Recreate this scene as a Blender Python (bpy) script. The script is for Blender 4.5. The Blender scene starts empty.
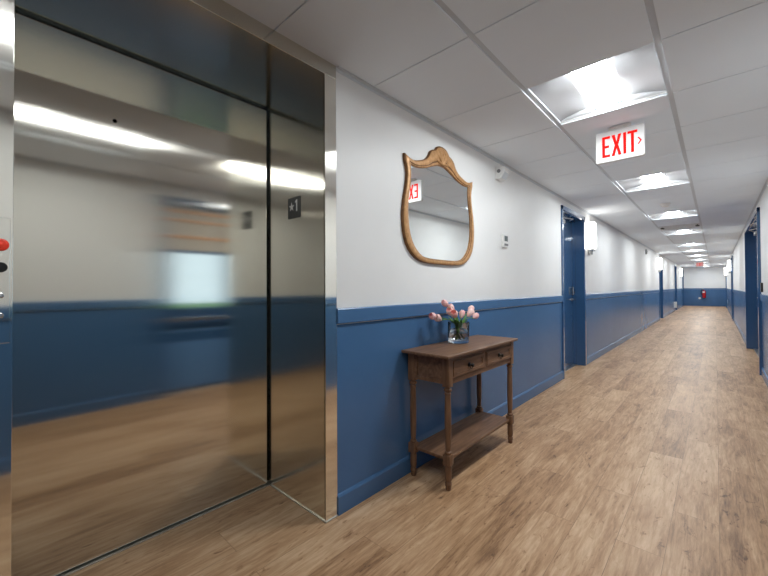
import bpy, bmesh, math, random
from mathutils import Vector, Matrix

C = bpy.context.scene.collection
SC = bpy.context.scene
random.seed(7)
PI = math.pi

# ------------------------------------------------------------------ camera
EYE = 1.175
yaw, pitch, roll = (math.radians(a) for a in (42.2945, .6432, -.2949))
fw = Vector((-math.sin(yaw) * math.cos(pitch), math.cos(yaw) * math.cos(pitch), math.sin(pitch)))
rt = Vector((math.cos(yaw), math.sin(yaw), 0))
up = rt.cross(fw)
rt, up = rt * math.cos(roll) + up * math.sin(roll), up * math.cos(roll) - rt * math.sin(roll)
cam_d = bpy.data.cameras.new('camera')
cam = bpy.data.objects.new('camera', cam_d)
C.objects.link(cam)
m3 = Matrix((rt, up, -fw)).transposed()
cam.matrix_world = Matrix.Translation((0, 0, EYE)) @ m3.to_4x4()
cam_d.sensor_width = 36
cam_d.lens = 364.442 / 768 * 36
cam_d.shift_y = -3.904 / 768
cam_d.clip_start = .02
SC.camera = cam

# ------------------------------------------------------------------ world, exposure
W = bpy.data.worlds.new('sky')
SC.world = W
W.use_nodes = True
bgn = W.node_tree.nodes['Background']
bgn.inputs[0].default_value = (.62, .80, .95, 1)
bgn.inputs[1].default_value = 0.42
vs = SC.view_settings
vs.view_transform = 'Standard'
vs.look = 'None'
vs.exposure = 2.17
vs.gamma = 1
vs.use_curve_mapping = False
SC.cycles.use_denoising = True
SC.cycles.max_bounces = 14
SC.cycles.diffuse_bounces = 8
SC.cycles.glossy_bounces = 6
SC.cycles.caustics_reflective = False
SC.cycles.caustics_refractive = False
SC.cycles.sample_clamp_indirect = 6

LAMP = 15.0          # troffer diffusers
SCONCE = 1.9

# ------------------------------------------------------------------ helpers
def lin(c):
    c /= 255.0
    return c / 12.92 if c <= .04045 else ((c + .055) / 1.055) ** 2.4
def rgb(r, g, b):
    return (lin(r), lin(g), lin(b), 1)

def mat(name, col, rough=.5, metal=0., spec=.5, emit=None, estr=0., trans=0., ior=1.45, coat=0., coat_r=.1, sss=0.):
    m = bpy.data.materials.new(name)
    m.use_nodes = True
    b = m.node_tree.nodes['Principled BSDF']
    b.inputs['Base Color'].default_value = col
    b.inputs['Roughness'].default_value = rough
    b.inputs['Metallic'].default_value = metal
    b.inputs['Specular IOR Level'].default_value = spec
    b.inputs['Transmission Weight'].default_value = trans
    b.inputs['IOR'].default_value = ior
    b.inputs['Coat Weight'].default_value = coat
    b.inputs['Coat Roughness'].default_value = coat_r
    if sss:
        b.inputs['Subsurface Weight'].default_value = sss
        b.inputs['Subsurface Radius'].default_value = (.01, .005, .004)
    if emit:
        b.inputs['Emission Color'].default_value = emit
        b.inputs['Emission Strength'].default_value = estr
    return m

def N(m, typ, **kw):
    n = m.node_tree.nodes.new(typ)
    for k, v in kw.items():
        if k.startswith('i_'):
            k = k[2:]
            key = int(k) if k.isdigit() else k.replace('_', ' ')
            n.inputs[key].default_value = v
        else:
            setattr(n, k, v)
    return n
def L(m, a, b):
    m.node_tree.links.new(a, b)
def bsdf(m):
    return m.node_tree.nodes['Principled BSDF']

def noise_colour(m, base_a, base_b, scale, bump=0., bscale=None, mapping=(1, 1, 1), detail=4.):
    tc = N(m, 'ShaderNodeTexCoord')
    mp = N(m, 'ShaderNodeMapping', i_Scale=mapping)
    L(m, tc.outputs['Object'], mp.inputs[0])
    nz = N(m, 'ShaderNodeTexNoise', i_Scale=scale, i_Detail=detail)
    L(m, mp.outputs[0], nz.inputs['Vector'])
    rp = N(m, 'ShaderNodeValToRGB')
    rp.color_ramp.elements[0].position = .3
    rp.color_ramp.elements[1].position = .7
    rp.color_ramp.elements[0].color = base_a
    rp.color_ramp.elements[1].color = base_b
    L(m, nz.outputs[0], rp.inputs[0])
    L(m, rp.outputs[0], bsdf(m).inputs['Base Color'])
    if bump:
        n2 = N(m, 'ShaderNodeTexNoise', i_Scale=bscale or scale, i_Detail=6.)
        L(m, mp.outputs[0], n2.inputs['Vector'])
        bp = N(m, 'ShaderNodeBump', i_Strength=bump, i_Distance=.002)
        L(m, n2.outputs[0], bp.inputs['Height'])
        L(m, bp.outputs[0], bsdf(m).inputs['Normal'])
    return m

class MB:
    """collects shapes, builds ONE mesh object"""
    def __init__(s):
        s.bm = bmesh.new()
        s.uv = s.bm.loops.layers.uv.new('UVMap')
        s.mi = 0
    def _new(s, geom_faces):
        for f in geom_faces:
            f.material_index = s.mi
    def box(s, x0, x1, y0, y1, z0, z1, bevel=0., seg=2):
        r = bmesh.ops.create_cube(s.bm, size=1)
        vs_ = r['verts']
        bmesh.ops.scale(s.bm, vec=(x1 - x0, y1 - y0, z1 - z0), verts=vs_)
        bmesh.ops.translate(s.bm, vec=((x0 + x1) / 2, (y0 + y1) / 2, (z0 + z1) / 2), verts=vs_)
        fs = set(f for v in vs_ for f in v.link_faces)
        s._new(fs)
        if bevel:
            es = list(set(e for v in vs_ for e in v.link_edges))
            rr = bmesh.ops.bevel(s.bm, geom=es, offset=bevel, segments=seg, affect='EDGES', profile=.5)
            s._new(rr['faces'])
        return s
    def lathe(s, prof, origin=(0, 0, 0), seg=24, axis='z', a0=0., cap=True):
        """prof: list of (r, h)"""
        rings = []
        ox, oy, oz = origin
        def pt(r, h, a):
            u, v = r * math.cos(a), r * math.sin(a)
            if axis == 'z': return (ox + u, oy + v, oz + h)
            if axis == 'x': return (ox + h, oy + u, oz + v)
            return (ox + v, oy + h, oz + u)
        for r, h in prof:
            if r < 1e-6:
                rings.append([s.bm.verts.new(pt(0, h, 0))])
            else:
                rings.append([s.bm.verts.new(pt(r, h, a0 + 2 * PI * i / seg)) for i in range(seg)])
        fs = []
        for A, B in zip(rings[:-1], rings[1:]):
            for i in range(seg):
                j = (i + 1) % seg
                if len(A) == 1 and len(B) == 1: continue
                if len(A) == 1: fs.append(s.bm.faces.new((A[0], B[j], B[i])))
                elif len(B) == 1: fs.append(s.bm.faces.new((A[i], A[j], B[0])))
                else: fs.append(s.bm.faces.new((A[i], A[j], B[j], B[i])))
        if cap:
            if len(rings[0]) > 1: fs.append(s.bm.faces.new(list(reversed(rings[0]))))
            if len(rings[-1]) > 1: fs.append(s.bm.faces.new(rings[-1]))
        s._new(fs)
        return s
    def tube(s, pts, rad, seg=10, cap=True):
        pts = [Vector(p) for p in pts]
        rads = rad if isinstance(rad, (list, tuple)) else [rad] * len(pts)
        rings = []
        prev = None
        for i, p in enumerate(pts):
            d = (pts[min(i + 1, len(pts) - 1)] - pts[max(i - 1, 0)]).normalized()
            if prev is None:
                a = Vector((0, 0, 1)) if abs(d.z) < .9 else Vector((1, 0, 0))
                n = d.cross(a).normalized()
            else:
                n = (prev - d * prev.dot(d)).normalized()
            prev = n
            b = d.cross(n)
            rings.append([s.bm.verts.new(p + (n * math.cos(2 * PI * k / seg) + b * math.sin(2 * PI * k / seg)) * rads[i]) for k in range(seg)])
        fs = []
        for A, B in zip(rings[:-1], rings[1:]):
            for i in range(seg):
                j = (i + 1) % seg
                fs.append(s.bm.faces.new((A[i], A[j], B[j], B[i])))
        if cap:
            fs.append(s.bm.faces.new(list(reversed(rings[0]))))
            fs.append(s.bm.faces.new(rings[-1]))
        s._new(fs)
        return s
    def prism(s, poly, ax, v0, v1):
        """2D polygon extruded along axis ax (0,1,2) from v0 to v1; poly gives the other two coordinates in xyz order"""
        def P(q, v):
            q = list(q); q.insert(ax, v); return q
        A = [s.bm.verts.new(P(q, v0)) for q in poly]
        B = [s.bm.verts.new(P(q, v1)) for q in poly]
        n = len(poly)
        fs = [s.bm.faces.new(A), s.bm.faces.new(list(reversed(B)))]
        for i in range(n):
            j = (i + 1) % n
            fs.append(s.bm.faces.new((A[j], A[i], B[i], B[j])))
        s._new(fs)
        return s
    def ring(s, outer, inner, ax, v0, v1):
        """closed frame between two loops of equal count"""
        def P(q, v):
            q = list(q); q.insert(ax, v); return q
        loops = [[s.bm.verts.new(P(q, v)) for q in lp] for lp, v in ((outer, v0), (outer, v1), (inner, v1), (inner, v0))]
        n = len(outer)
        fs = []
        for a in range(4):
            A, B = loops[a], loops[(a + 1) % 4]
            for i in range(n):
                j = (i + 1) % n
                fs.append(s.bm.faces.new((A[i], A[j], B[j], B[i])))
        s._new(fs)
        return s
    def grid(s, rows, closed=False):
        V = [[s.bm.verts.new(p) for p in r] for r in rows]
        fs = []
        for A, B in zip(V[:-1], V[1:]):
            n = len(A)
            for i in range(n if closed else n - 1):
                j = (i + 1) % n
                fs.append(s.bm.faces.new((A[i], A[j], B[j], B[i])))
        s._new(fs)
        return s
    def build(s, name, mats, parent=None, smooth=False, solid=0., sub=0, bevel=0.):
        bmesh.ops.recalc_face_normals(s.bm, faces=s.bm.faces[:])
        for f in s.bm.faces:          # box UVs, u runs horizontally, v upward
            n = f.normal
            for l in f.loops:
                co = l.vert.co
                if abs(n.x) >= abs(n.y) and abs(n.x) >= abs(n.z): uv = (co.y, co.z)
                elif abs(n.y) >= abs(n.z): uv = (co.x, co.z)
                else: uv = (co.x, co.y)
                l[s.uv].uv = uv
            f.smooth = smooth
        me = bpy.data.meshes.new(name)
        s.bm.to_mesh(me)
        s.bm.free()
        o = bpy.data.objects.new(name, me)
        C.objects.link(o)
        for m in (mats if isinstance(mats, (list, tuple)) else [mats]):
            me.materials.append(m)
        if parent is not None:
            o.parent = parent
        if solid:
            md = o.modifiers.new('solid', 'SOLIDIFY'); md.thickness = solid; md.offset = 0
        if bevel:
            md = o.modifiers.new('bevel', 'BEVEL'); md.width = bevel; md.segments = 2; md.limit_method = 'ANGLE'
            md.harden_normals = False
        if sub:
            md = o.modifiers.new('sub', 'SUBSURF'); md.levels = sub; md.render_levels = sub
        if smooth and not sub:
            try:
                for p in me.polygons: p.use_smooth = True
                me.set_sharp_from_angle(angle=math.radians(40))
            except Exception:
                pass
        return o

def tag(o, label=None, cat=None, group=None, kind=None):
    if label: o['label'] = label
    if cat: o['category'] = cat
    if group: o['group'] = group
    if kind: o['kind'] = kind
    return o
def thing(name, label, cat, loc=(0, 0, 0), rz=0., group=None, kind=None):
    o = bpy.data.objects.new(name, None)
    C.objects.link(o)
    o.empty_display_size = .1
    o.location = loc
    o.rotation_euler = (0, 0, rz)
    return tag(o, label, cat, group, kind)
def copy_tree(o, parent=None):
    c = o.copy()
    C.objects.link(c)
    if parent is not None:
        c.parent = parent
    for ch in list(o.children):
        copy_tree(ch, c)
    return c
def struct(mb, name, mats, label=None, **kw):
    o = mb.build(name, mats, **kw)
    o['kind'] = 'structure'
    if label: o['label'] = label
    return o
def spline(pts, n=8, closed=False):
    """Catmull-Rom"""
    P = [Vector(p) for p in pts]
    out = []
    k = len(P)
    for i in range(k if closed else k - 1):
        if closed:
            a, b, c, d = P[(i - 1) % k], P[i], P[(i + 1) % k], P[(i + 2) % k]
        else:
            a, b, c, d = P[max(i - 1, 0)], P[i], P[i + 1], P[min(i + 2, k - 1)]
        for j in range(n):
            t = j / n
            out.append(.5 * ((2 * b) + (c - a) * t + (2 * a - 5 * b + 4 * c - d) * t * t + (3 * b - a - 3 * c + d) * t ** 3))
    if not closed:
        out.append(P[-1])
    return out
def resample(pts, n):
    P = [Vector(p) for p in pts]
    d = [0]
    for a, b in zip(P[:-1], P[1:]): d.append(d[-1] + (b - a).length)
    out = []
    for k in range(n):
        t = d[-1] * k / (n - 1)
        i = 0
        while i < len(d) - 2 and d[i + 1] < t: i += 1
        u = (t - d[i]) / max(d[i + 1] - d[i], 1e-9)
        out.append(P[i].lerp(P[i + 1], min(max(u, 0), 1)))
    return out
def rrect(x0, x1, z0, z1, r, n=6, corners=(1, 1, 1, 1)):
    out = []
    for (cx, cz, a0), on in zip(((x1 - r, z1 - r, 0), (x0 + r, z1 - r, PI / 2), (x0 + r, z0 + r, PI), (x1 - r, z0 + r, 1.5 * PI)), corners):
        for k in range(n + 1):
            a = a0 + PI / 2 * k / n
            if on:
                out.append((cx + r * math.cos(a), cz + r * math.sin(a)))
            else:
                sx = 1 if math.cos(a0 + PI / 4) > 0 else -1
                sz = 1 if math.sin(a0 + PI / 4) > 0 else -1
                out.append((cx + sx * r + (0 if True else 0) * k, cz + sz * r))
    return out

# ------------------------------------------------------------------ materials
M = {}
M['wall_white'] = noise_colour(mat('white_wall_paint', rgb(236, 237, 236), .42, spec=.4), rgb(234, 235, 234), rgb(238, 239, 238), 3., bump=.05, bscale=260.)
M['blue'] = noise_colour(mat('blue_wall_paint', rgb(60, 104, 150), .26, spec=.5), rgb(70, 108, 150), rgb(74, 113, 156), 2.2, bump=.025, bscale=180.)
M['door_blue'] = mat('blue_door_enamel', rgb(56, 94, 136), .2, spec=.5, coat=1., coat_r=.04)
M['tile'] = noise_colour(mat('ceiling_tile', rgb(238, 238, 238), .9, spec=.1), rgb(235, 242, 248), rgb(239, 246, 252), 1.3, bump=.12, bscale=400.)
M['tbar'] = mat('ceiling_grid_metal', rgb(208, 214, 219), .45, spec=.4)
M['white_enamel'] = mat('white_enamel', rgb(232, 232, 230), .4)
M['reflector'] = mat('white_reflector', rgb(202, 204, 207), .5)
M['white_plastic'] = mat('white_plastic', rgb(232, 232, 230), .35)
M['grey_plastic'] = mat('grey_plastic', rgb(120, 122, 124), .4)
M['dark_plastic'] = mat('dark_plastic', rgb(34, 34, 36), .4)
M['black'] = mat('black_gap', rgb(8, 8, 8), .8, spec=.1)
M['chrome'] = mat('satin_nickel', rgb(190, 190, 188), .22, metal=1.)
M['alu'] = mat('brushed_aluminium', rgb(205, 203, 198), .35, metal=1.)
M['knob_black'] = mat('black_iron', rgb(22, 20, 18), .3, metal=.6)
M['lamp'] = mat('lamp_diffuser', rgb(250, 250, 250), .5, emit=(.945, .985, 1, 1), estr=LAMP)
M['lamp_dim'] = mat('dim_lamp_diffuser', rgb(250, 250, 250), .5, emit=(.945, .985, 1, 1), estr=LAMP * .38)
M['sconce_shade'] = mat('sconce_shade', rgb(250, 250, 248), .5, emit=(1, .96, .90, 1), estr=SCONCE)
M['exit_white'] = mat('exit_sign_white', rgb(206, 206, 206), .7, spec=.1, emit=(1, 1, 1, 1), estr=.02)
M['exit_red'] = mat('exit_sign_red', rgb(188, 10, 8), .8, spec=.05, emit=rgb(255, 40, 32), estr=.13)
M['mirror'] = mat('mirror_silver', (.86, .88, .87, 1), .0, metal=1.)
M['red_paint'] = mat('red_paint', rgb(190, 22, 22), .25, coat=.5)
M['red_button'] = mat('red_button', rgb(235, 62, 40), .35)
M['rubber'] = mat('black_rubber', rgb(18, 18, 18), .5)
M['glass'] = mat('clear_glass', (.97, .99, .985, 1), .0, trans=1., ior=1.45)
M['water'] = mat('water', (.97, .99, .99, 1), .0, trans=1., ior=1.33)
M['stem_green'] = noise_colour(mat('tulip_stem', rgb(96, 150, 60), .4), rgb(78, 132, 44), rgb(132, 176, 84), 30.)
M['leaf_green'] = noise_colour(mat('tulip_leaf', rgb(70, 130, 50), .4), rgb(60, 116, 40), rgb(110, 160, 70), 18.)
M['petal'] = noise_colour(mat('tulip_petal', rgb(246, 190, 182), .5, sss=.2), rgb(248, 190, 186), rgb(253, 224, 216), 25.)
M['petal_deep'] = noise_colour(mat('tulip_petal_deep', rgb(240, 160, 162), .5, sss=.2), rgb(244, 172, 174), rgb(251, 212, 206), 25.)
M['kick_blue'] = mat('light_blue_enamel', rgb(95, 140, 190), .4)
M['sign_slate'] = mat('slate_sign', rgb(66, 68, 66), .5)
M['braille_white'] = mat('sign_white', rgb(232, 232, 226), .5)
M['lawn'] = noise_colour(mat('lawn', rgb(110, 160, 80), .9), rgb(80, 120, 60), rgb(110, 150, 80), 3.)
M['timber'] = noise_colour(mat('warm_timber', rgb(225, 160, 105), .4), rgb(214, 150, 96), rgb(238, 176, 122), 6., mapping=(1, .2, 4))
M['timber_grey'] = mat('taupe_panel', rgb(192, 182, 168), .6)
M['screen'] = mat('thermostat_screen', rgb(96, 104, 106), .25)

# gold mirror frame
M['gold'] = noise_colour(mat('antique_gold', rgb(178, 128, 70), .38, metal=.2), rgb(172, 126, 78), rgb(202, 156, 106), 40., bump=.15, bscale=120.)
M['gold_dark'] = noise_colour(mat('antique_gold_edge_shade', rgb(110, 72, 38), .45, metal=.2), rgb(100, 66, 36), rgb(132, 90, 50), 40.)  # edge shade painted into the frame as a darker gold

# brushed stainless steel: vertical grain, so reflections smear sideways
def steel(name, col, rough, wide=.35):
    m = bpy.data.materials.new(name)
    m.use_nodes = True
    nt = m.node_tree
    nt.nodes.remove(nt.nodes['Principled BSDF'])
    out = nt.nodes['Material Output']
    tg = N(m, 'ShaderNodeTangent', direction_type='UV_MAP', uv_map='UVMap')
    tc = N(m, 'ShaderNodeTexCoord')
    mp = N(m, 'ShaderNodeMapping', i_Scale=(350, 350, 1.5))
    L(m, tc.outputs['Object'], mp.inputs[0])
    nz = N(m, 'ShaderNodeTexNoise', i_Scale=1., i_Detail=3.)
    L(m, mp.outputs[0], nz.inputs['Vector'])
    lobes = []
    for r, a in ((rough, -.62), (rough * 1.05, -.84)):
        g = N(m, 'ShaderNodeBsdfAnisotropic', distribution='GGX')
        g.inputs['Color'].default_value = col
        g.inputs['Anisotropy'].default_value = a
        mr = N(m, 'ShaderNodeMapRange', i_To_Min=r * .9, i_To_Max=r * 1.1)
        L(m, nz.outputs[0], mr.inputs[0])
        L(m, mr.outputs[0], g.inputs['Roughness'])
        L(m, tg.outputs[0], g.inputs['Tangent'])
        lobes.append(g)
    mx = N(m, 'ShaderNodeMixShader')
    mx.inputs[0].default_value = wide
    L(m, lobes[0].outputs[0], mx.inputs[1])
    L(m, lobes[1].outputs[0], mx.inputs[2])
    L(m, mx.outputs[0], out.inputs['Surface'])
    return m
M['steel'] = steel('brushed_steel', (.70, .675, .60, 1), .095)
M['steel_frame'] = steel('brushed_steel_frame', (.88, .86, .79, 1), .11)

# wood-look vinyl planks running along the corridor
def floor_mat():
    m = mat('oak_plank_floor', rgb(160, 125, 90), .4, spec=.45)
    b = bsdf(m)
    tc = N(m, 'ShaderNodeTexCoord')
    sp = N(m, 'ShaderNodeSeparateXYZ')
    L(m, tc.outputs['Object'], sp.inputs[0])
    cb = N(m, 'ShaderNodeCombineXYZ')
    L(m, sp.outputs['Y'], cb.inputs['X'])
    L(m, sp.outputs['X'], cb.inputs['Y'])
    br = N(m, 'ShaderNodeTexBrick', offset=.37, offset_frequency=2, squash=1., i_Scale=1.)
    br.inputs['Color1'].default_value = (0, 0, 0, 1)
    br.inputs['Color2'].default_value = (1, 1, 1, 1)
    br.inputs['Mortar'].default_value = (.5, .5, .5, 1)
    br.inputs['Mortar Size'].default_value = .0011
    br.inputs['Mortar Smooth'].default_value = .1
    br.inputs['Bias'].default_value = 0
    br.inputs['Brick Width'].default_value = 1.22
    br.inputs['Row Height'].default_value = .178
    L(m, cb.outputs[0], br.inputs['Vector'])
    rnd = N(m, 'ShaderNodeMath', operation='MULTIPLY', i_1=37.)
    L(m, br.outputs['Color'], rnd.inputs[0])
    # long grain
    mp = N(m, 'ShaderNodeMapping', i_Scale=(38, 3.6, 1))
    L(m, tc.outputs['Object'], mp.inputs[0])
    g1 = N(m, 'ShaderNodeTexNoise', noise_dimensions='4D', i_Scale=1., i_Detail=6., i_Roughness=.66, i_Distortion=.9)
    L(m, mp.outputs[0], g1.inputs['Vector']); L(m, rnd.outputs[0], g1.inputs['W'])
    # broad cloudy tone
    mp2 = N(m, 'ShaderNodeMapping', i_Scale=(9, 2.2, 1))
    L(m, tc.outputs['Object'], mp2.inputs[0])
    g2 = N(m, 'ShaderNodeTexNoise', noise_dimensions='4D', i_Scale=1., i_Detail=3., i_Distortion=.8)
    L(m, mp2.outputs[0], g2.inputs['Vector']); L(m, rnd.outputs[0], g2.inputs['W'])
    # cathedral rings
    mp3 = N(m, 'ShaderNodeMapping', i_Scale=(11, .9, 1))
    L(m, tc.outputs['Object'], mp3.inputs[0])
    g3 = N(m, 'ShaderNodeTexNoise', noise_dimensions='4D', i_Scale=1., i_Detail=1.5, i_Distortion=.5)
    L(m, mp3.outputs[0], g3.inputs['Vector']); L(m, rnd.outputs[0], g3.inputs['W'])
    s3 = N(m, 'ShaderNodeMath', operation='MULTIPLY', i_1=70.)
    L(m, g3.outputs[0], s3.inputs[0])
    s4 = N(m, 'ShaderNodeMath', operation='SINE')
    L(m, s3.outputs[0], s4.inputs[0])
    # knots / dark scars
    mp4 = N(m, 'ShaderNodeMapping', i_Scale=(11, 4.2, 1))
    L(m, tc.outputs['Object'], mp4.inputs[0])
    g4 = N(m, 'ShaderNodeTexNoise', noise_dimensions='4D', i_Scale=1.4, i_Detail=5., i_Roughness=.6, i_Distortion=2.2)
    L(m, mp4.outputs[0], g4.inputs['Vector']); L(m, rnd.outputs[0], g4.inputs['W'])
    kn = N(m, 'ShaderNodeMapRange', i_From_Min=.595, i_From_Max=.70, i_To_Min=0., i_To_Max=1.)
    L(m, g4.outputs[0], kn.inputs[0])
    def add(a, b_, k):
        n = N(m, 'ShaderNodeMath', operation='MULTIPLY_ADD', i_1=k)
        L(m, b_, n.inputs[0]); L(m, a, n.inputs[2])
        return n.outputs[0]
    base = N(m, 'ShaderNodeMath', operation='MULTIPLY_ADD', i_1=.74, i_2=-.095)
    L(m, g1.outputs[0], base.inputs[0])
    mp5 = N(m, 'ShaderNodeMapping', i_Scale=(120, 13, 1))
    L(m, tc.outputs['Object'], mp5.inputs[0])
    g5 = N(m, 'ShaderNodeTexNoise', noise_dimensions='4D', i_Scale=1., i_Detail=4., i_Roughness=.7, i_Distortion=.6)
    L(m, mp5.outputs[0], g5.inputs['Vector']); L(m, rnd.outputs[0], g5.inputs['W'])
    v = add(base.outputs[0], g2.outputs[0], .55)
    v = add(v, br.outputs['Color'], .19)
    v = add(v, s4.outputs[0], .030)
    v = add(v, kn.outputs[0], -.30)
    v = add(v, g5.outputs[0], .44)
    off = N(m, 'ShaderNodeMath', operation='SUBTRACT', i_1=.245)
    L(m, v, off.inputs[0]); v = off.outputs[0]
    rp = N(m, 'ShaderNodeValToRGB')
    cr = rp.color_ramp
    cr.elements[0].position = .22; cr.elements[0].color = rgb(92, 66, 45)
    cr.elements[1].position = .86; cr.elements[1].color = rgb(214, 182, 147)
    for pos, c in ((.40, rgb(138, 103, 73)), (.54, rgb(172, 134, 98)), (.68, rgb(193, 156, 120))):
        e = cr.elements.new(pos); e.color = c
    L(m, v, rp.inputs[0])
    mx = N(m, 'ShaderNodeMix', data_type='RGBA', blend_type='MULTIPLY')
    mx.inputs['B'].default_value = (.45, .40, .36, 1)
    mf = N(m, 'ShaderNodeMath', operation='MULTIPLY', i_1=.75)
    L(m, br.outputs['Fac'], mf.inputs[0])
    L(m, mf.outputs[0], mx.inputs['Factor'])
    L(m, rp.outputs[0], mx.inputs['A'])
    L(m, mx.outputs['Result'], b.inputs['Base Color'])
    rr = N(m, 'ShaderNodeMapRange', i_To_Min=.36, i_To_Max=.5)
    L(m, g1.outputs[0], rr.inputs[0]); L(m, rr.outputs[0], b.inputs['Roughness'])
    bp = N(m, 'ShaderNodeBump', i_Strength=.10, i_Distance=.002)
    L(m, g1.outputs[0], bp.inputs['Height']); L(m, bp.outputs[0], b.inputs['Normal'])
    return m
M['floor'] = floor_mat()

def walnut(name, mapping):
    m = mat(name, rgb(100, 76, 58), .42, spec=.4)
    noise_colour(m, rgb(98, 70, 50), rgb(136, 103, 78), 6., bump=.08, bscale=30., mapping=mapping, detail=6.)
    return m
M['walnut_y'] = walnut('weathered_walnut', (9, .7, 9))
M['walnut_z'] = walnut('weathered_walnut_leg', (9, 9, .8))

# ------------------------------------------------------------------ dimensions
XL, XR = -1.4648, .4456
H = 2.34
Y0, Y1 = -3.6, 29.3
RAIL = 1.07
GX = (-.822, -.19)
TY = .635
def row(k): return 2.146 + TY * k
EL0, EL1, ELX, ELH = .056, 1.163, -2.0, 2.268     # elevator opening
DOORS_L = [(5.0, 6.11, 2.235), (15.95, 17.05, 2.235), (22.5, 23.6, 2.235), (28.0, 29.05, 2.235)]
DOORS_R = [(1.27, 2.20, 2.2), (6.9, 9.75, 2.222), (17.2, 18.25, 2.235), (27.0, 28.0, 2.235)]

# ------------------------------------------------------------------ floor / ceiling / walls
fl = MB()
fl.box(-2.3, 1.2, Y0 - .2, Y1 + .2, -.1, 0)
struct(fl, 'floor', M['floor'], 'wood-look plank floor running down the corridor')

def spans(lo, hi, holes):
    out = []; a = lo
    for h0, h1 in holes:
        out.append((a, h0)); a = h1
    out.append((a, hi))
    return [s for s in out if s[1] - s[0] > 1e-4]

def wall(name, xa, xb, doors, extra=(), label=None):
    w = MB()
    holes = sorted([(d[0] + .05, d[1] - .05, d[2] - .05) for d in doors] + list(extra))
    for a, b in spans(Y0, Y1, [(h[0], h[1]) for h in holes]):
        w.mi = 1; w.box(xa, xb, a, b, 0, .985)
        w.mi = 0; w.box(xa, xb, a, b, .985, H + .12)
    w.mi = 0
    for h0, h1, ht in holes:
        w.box(xa, xb, h0, h1, ht, H + .12)
    return struct(w, name, [M['wall_white'], M['blue']], label)
wall('wall_left', XL - .2, XL, DOORS_L, [(EL0 - .06, EL1 + .06, ELH + .02)], 'corridor wall, white above a blue wainscot, with the elevator')
wall('wall_right', XR, XR + .2, DOORS_R, label='right corridor wall, white above a blue wainscot')
for nm, ya, yb in (('wall_far', Y1, Y1 + .2), ('wall_back', Y0 - .2, Y0)):
    w = MB()
    w.mi = 1; w.box(XL - .2, XR + .2, ya, yb, 0, .985)
    w.mi = 0; w.box(XL - .2, XR + .2, ya, yb, .985, H + .12)
    struct(w, nm, [M['wall_white'], M['blue']], 'end wall of the corridor')
# shaft backing behind the elevator and door voids
w = MB()
w.box(-2.32, -2.22, -.6, 1.8, 0, H + .12)
struct(w, 'wall_shaft', M['black'])

def rail_and_base(side, x, sgn, holes, ya=Y0, yb=Y1, n=1):
    r = MB(); bb = MB(); wt = MB()
    for a, b in spans(ya, yb, holes):
        xs = sorted((x, x + sgn * .016))
        r.prism([(x, .99), (x + sgn * .013, .99), (x + sgn * .016, .993), (x + sgn * .016, 1.064), (x + sgn * .013, 1.069), (x, 1.071)], 1, a, b)
        bb.prism([(x, 0), (x + sgn * .013, 0), (x + sgn * .013, .092), (x + sgn * .007, .102), (x, .106)], 1, a, b)
    struct(r, 'trim_%d' % n, M['blue'], 'blue flat chair rail along the wall')
    struct(bb, 'baseboard_' + side, M['blue'], 'blue baseboard along the wall')
    wt.prism([(x, H - .002), (x + sgn * .022, H - .002), (x + sgn * .022, H - .006), (x + sgn * .004, H - .006), (x + sgn * .004, H - .022), (x, H - .022)], 1, EL1 + .08 if side == 'left' else ya, yb)
    struct(wt, 'trim_%d' % (n + 10), M['tbar'], 'metal wall angle where ceiling meets wall')
rail_and_base('left', XL, 1, [(EL0 - .42, EL1 + .075)] + [(d[0], d[1]) for d in DOORS_L], n=1)
rail_and_base('right', XR, -1, [(d[0], d[1]) for d in DOORS_R], n=2)
r = MB(); r.box(XL, XR, Y1 - .016, Y1, .99, 1.07)
struct(r, 'trim_3', M['blue'], 'blue chair rail on the far end wall')
r = MB(); r.box(XL, XR, Y1 - .013, Y1, 0, .105)
struct(r, 'baseboard_far', M['blue'], 'blue baseboard of the far end wall')

LIGHT_ROWS = [-4, -3, 0, 4, 8, 12, 17, 20.5, 24.5, 29, 33, 37, 40.3]
VENT_ROW = 10.5
ce = MB()
cols = [(XL, GX[0]), (GX[0], GX[1]), (GX[1], XR)]
g = .0145
skip_mid = [(row(k), row(k + 1)) for k in LIGHT_ROWS + [VENT_ROW]]
for ci, (a, b) in enumerate(cols):
    xa = a + (g if ci > 0 else 0); xb = b - (g if ci < 2 else 0)
    cuts = [row(k) for k in range(-10, 44)]
    if ci == 1:
        # cut the middle column around the fixtures
        pieces = []
        ys = sorted(set([Y0, Y1] + [c for c in cuts if Y0 < c < Y1]))
        for p0, p1 in zip(ys[:-1], ys[1:]):
            segs = [(p0, p1)]
            for s0, s1 in skip_mid:
                nx = []
                for q0, q1 in segs:
                    if s1 <= q0 + 1e-4 or s0 >= q1 - 1e-4: nx.append((q0, q1)); continue
                    if s0 > q0 + .01: nx.append((q0, s0))
                    if s1 < q1 - .01: nx.append((s1, q1))
                segs = nx
            pieces += segs
    else:
        ys = sorted(set([Y0, Y1] + [c for c in cuts if Y0 < c < Y1]))
        pieces = list(zip(ys[:-1], ys[1:]))
    for p0, p1 in pieces:
        e = .0035
        ce.box(xa, xb, p0 + e, p1 - e, H, H + .02)
ce.mi = 1
for a, b in cols[:1] + cols[2:]:
    ce.box(a, b, Y0, Y1, H + .012, H + .03)
for gx in GX:
    ce.box(gx - g, gx + g, Y0, Y1, H + .008, H + .03)
for s0, s1 in zip([Y0] + [s[1] for s in skip_mid_sorted] if False else [Y0] + [s[1] for s in sorted(skip_mid)], [s[0] for s in sorted(skip_mid)] + [Y1]):
    ce.box(GX[0], GX[1], s0, s1, H + .012, H + .03)
ce.box(XL - .2, XR + .2, Y0, Y1, H + .14, H + .2)
struct(ce, 'ceiling', [M['tile'], M['tbar']], 'suspended ceiling of square white tiles')

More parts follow.
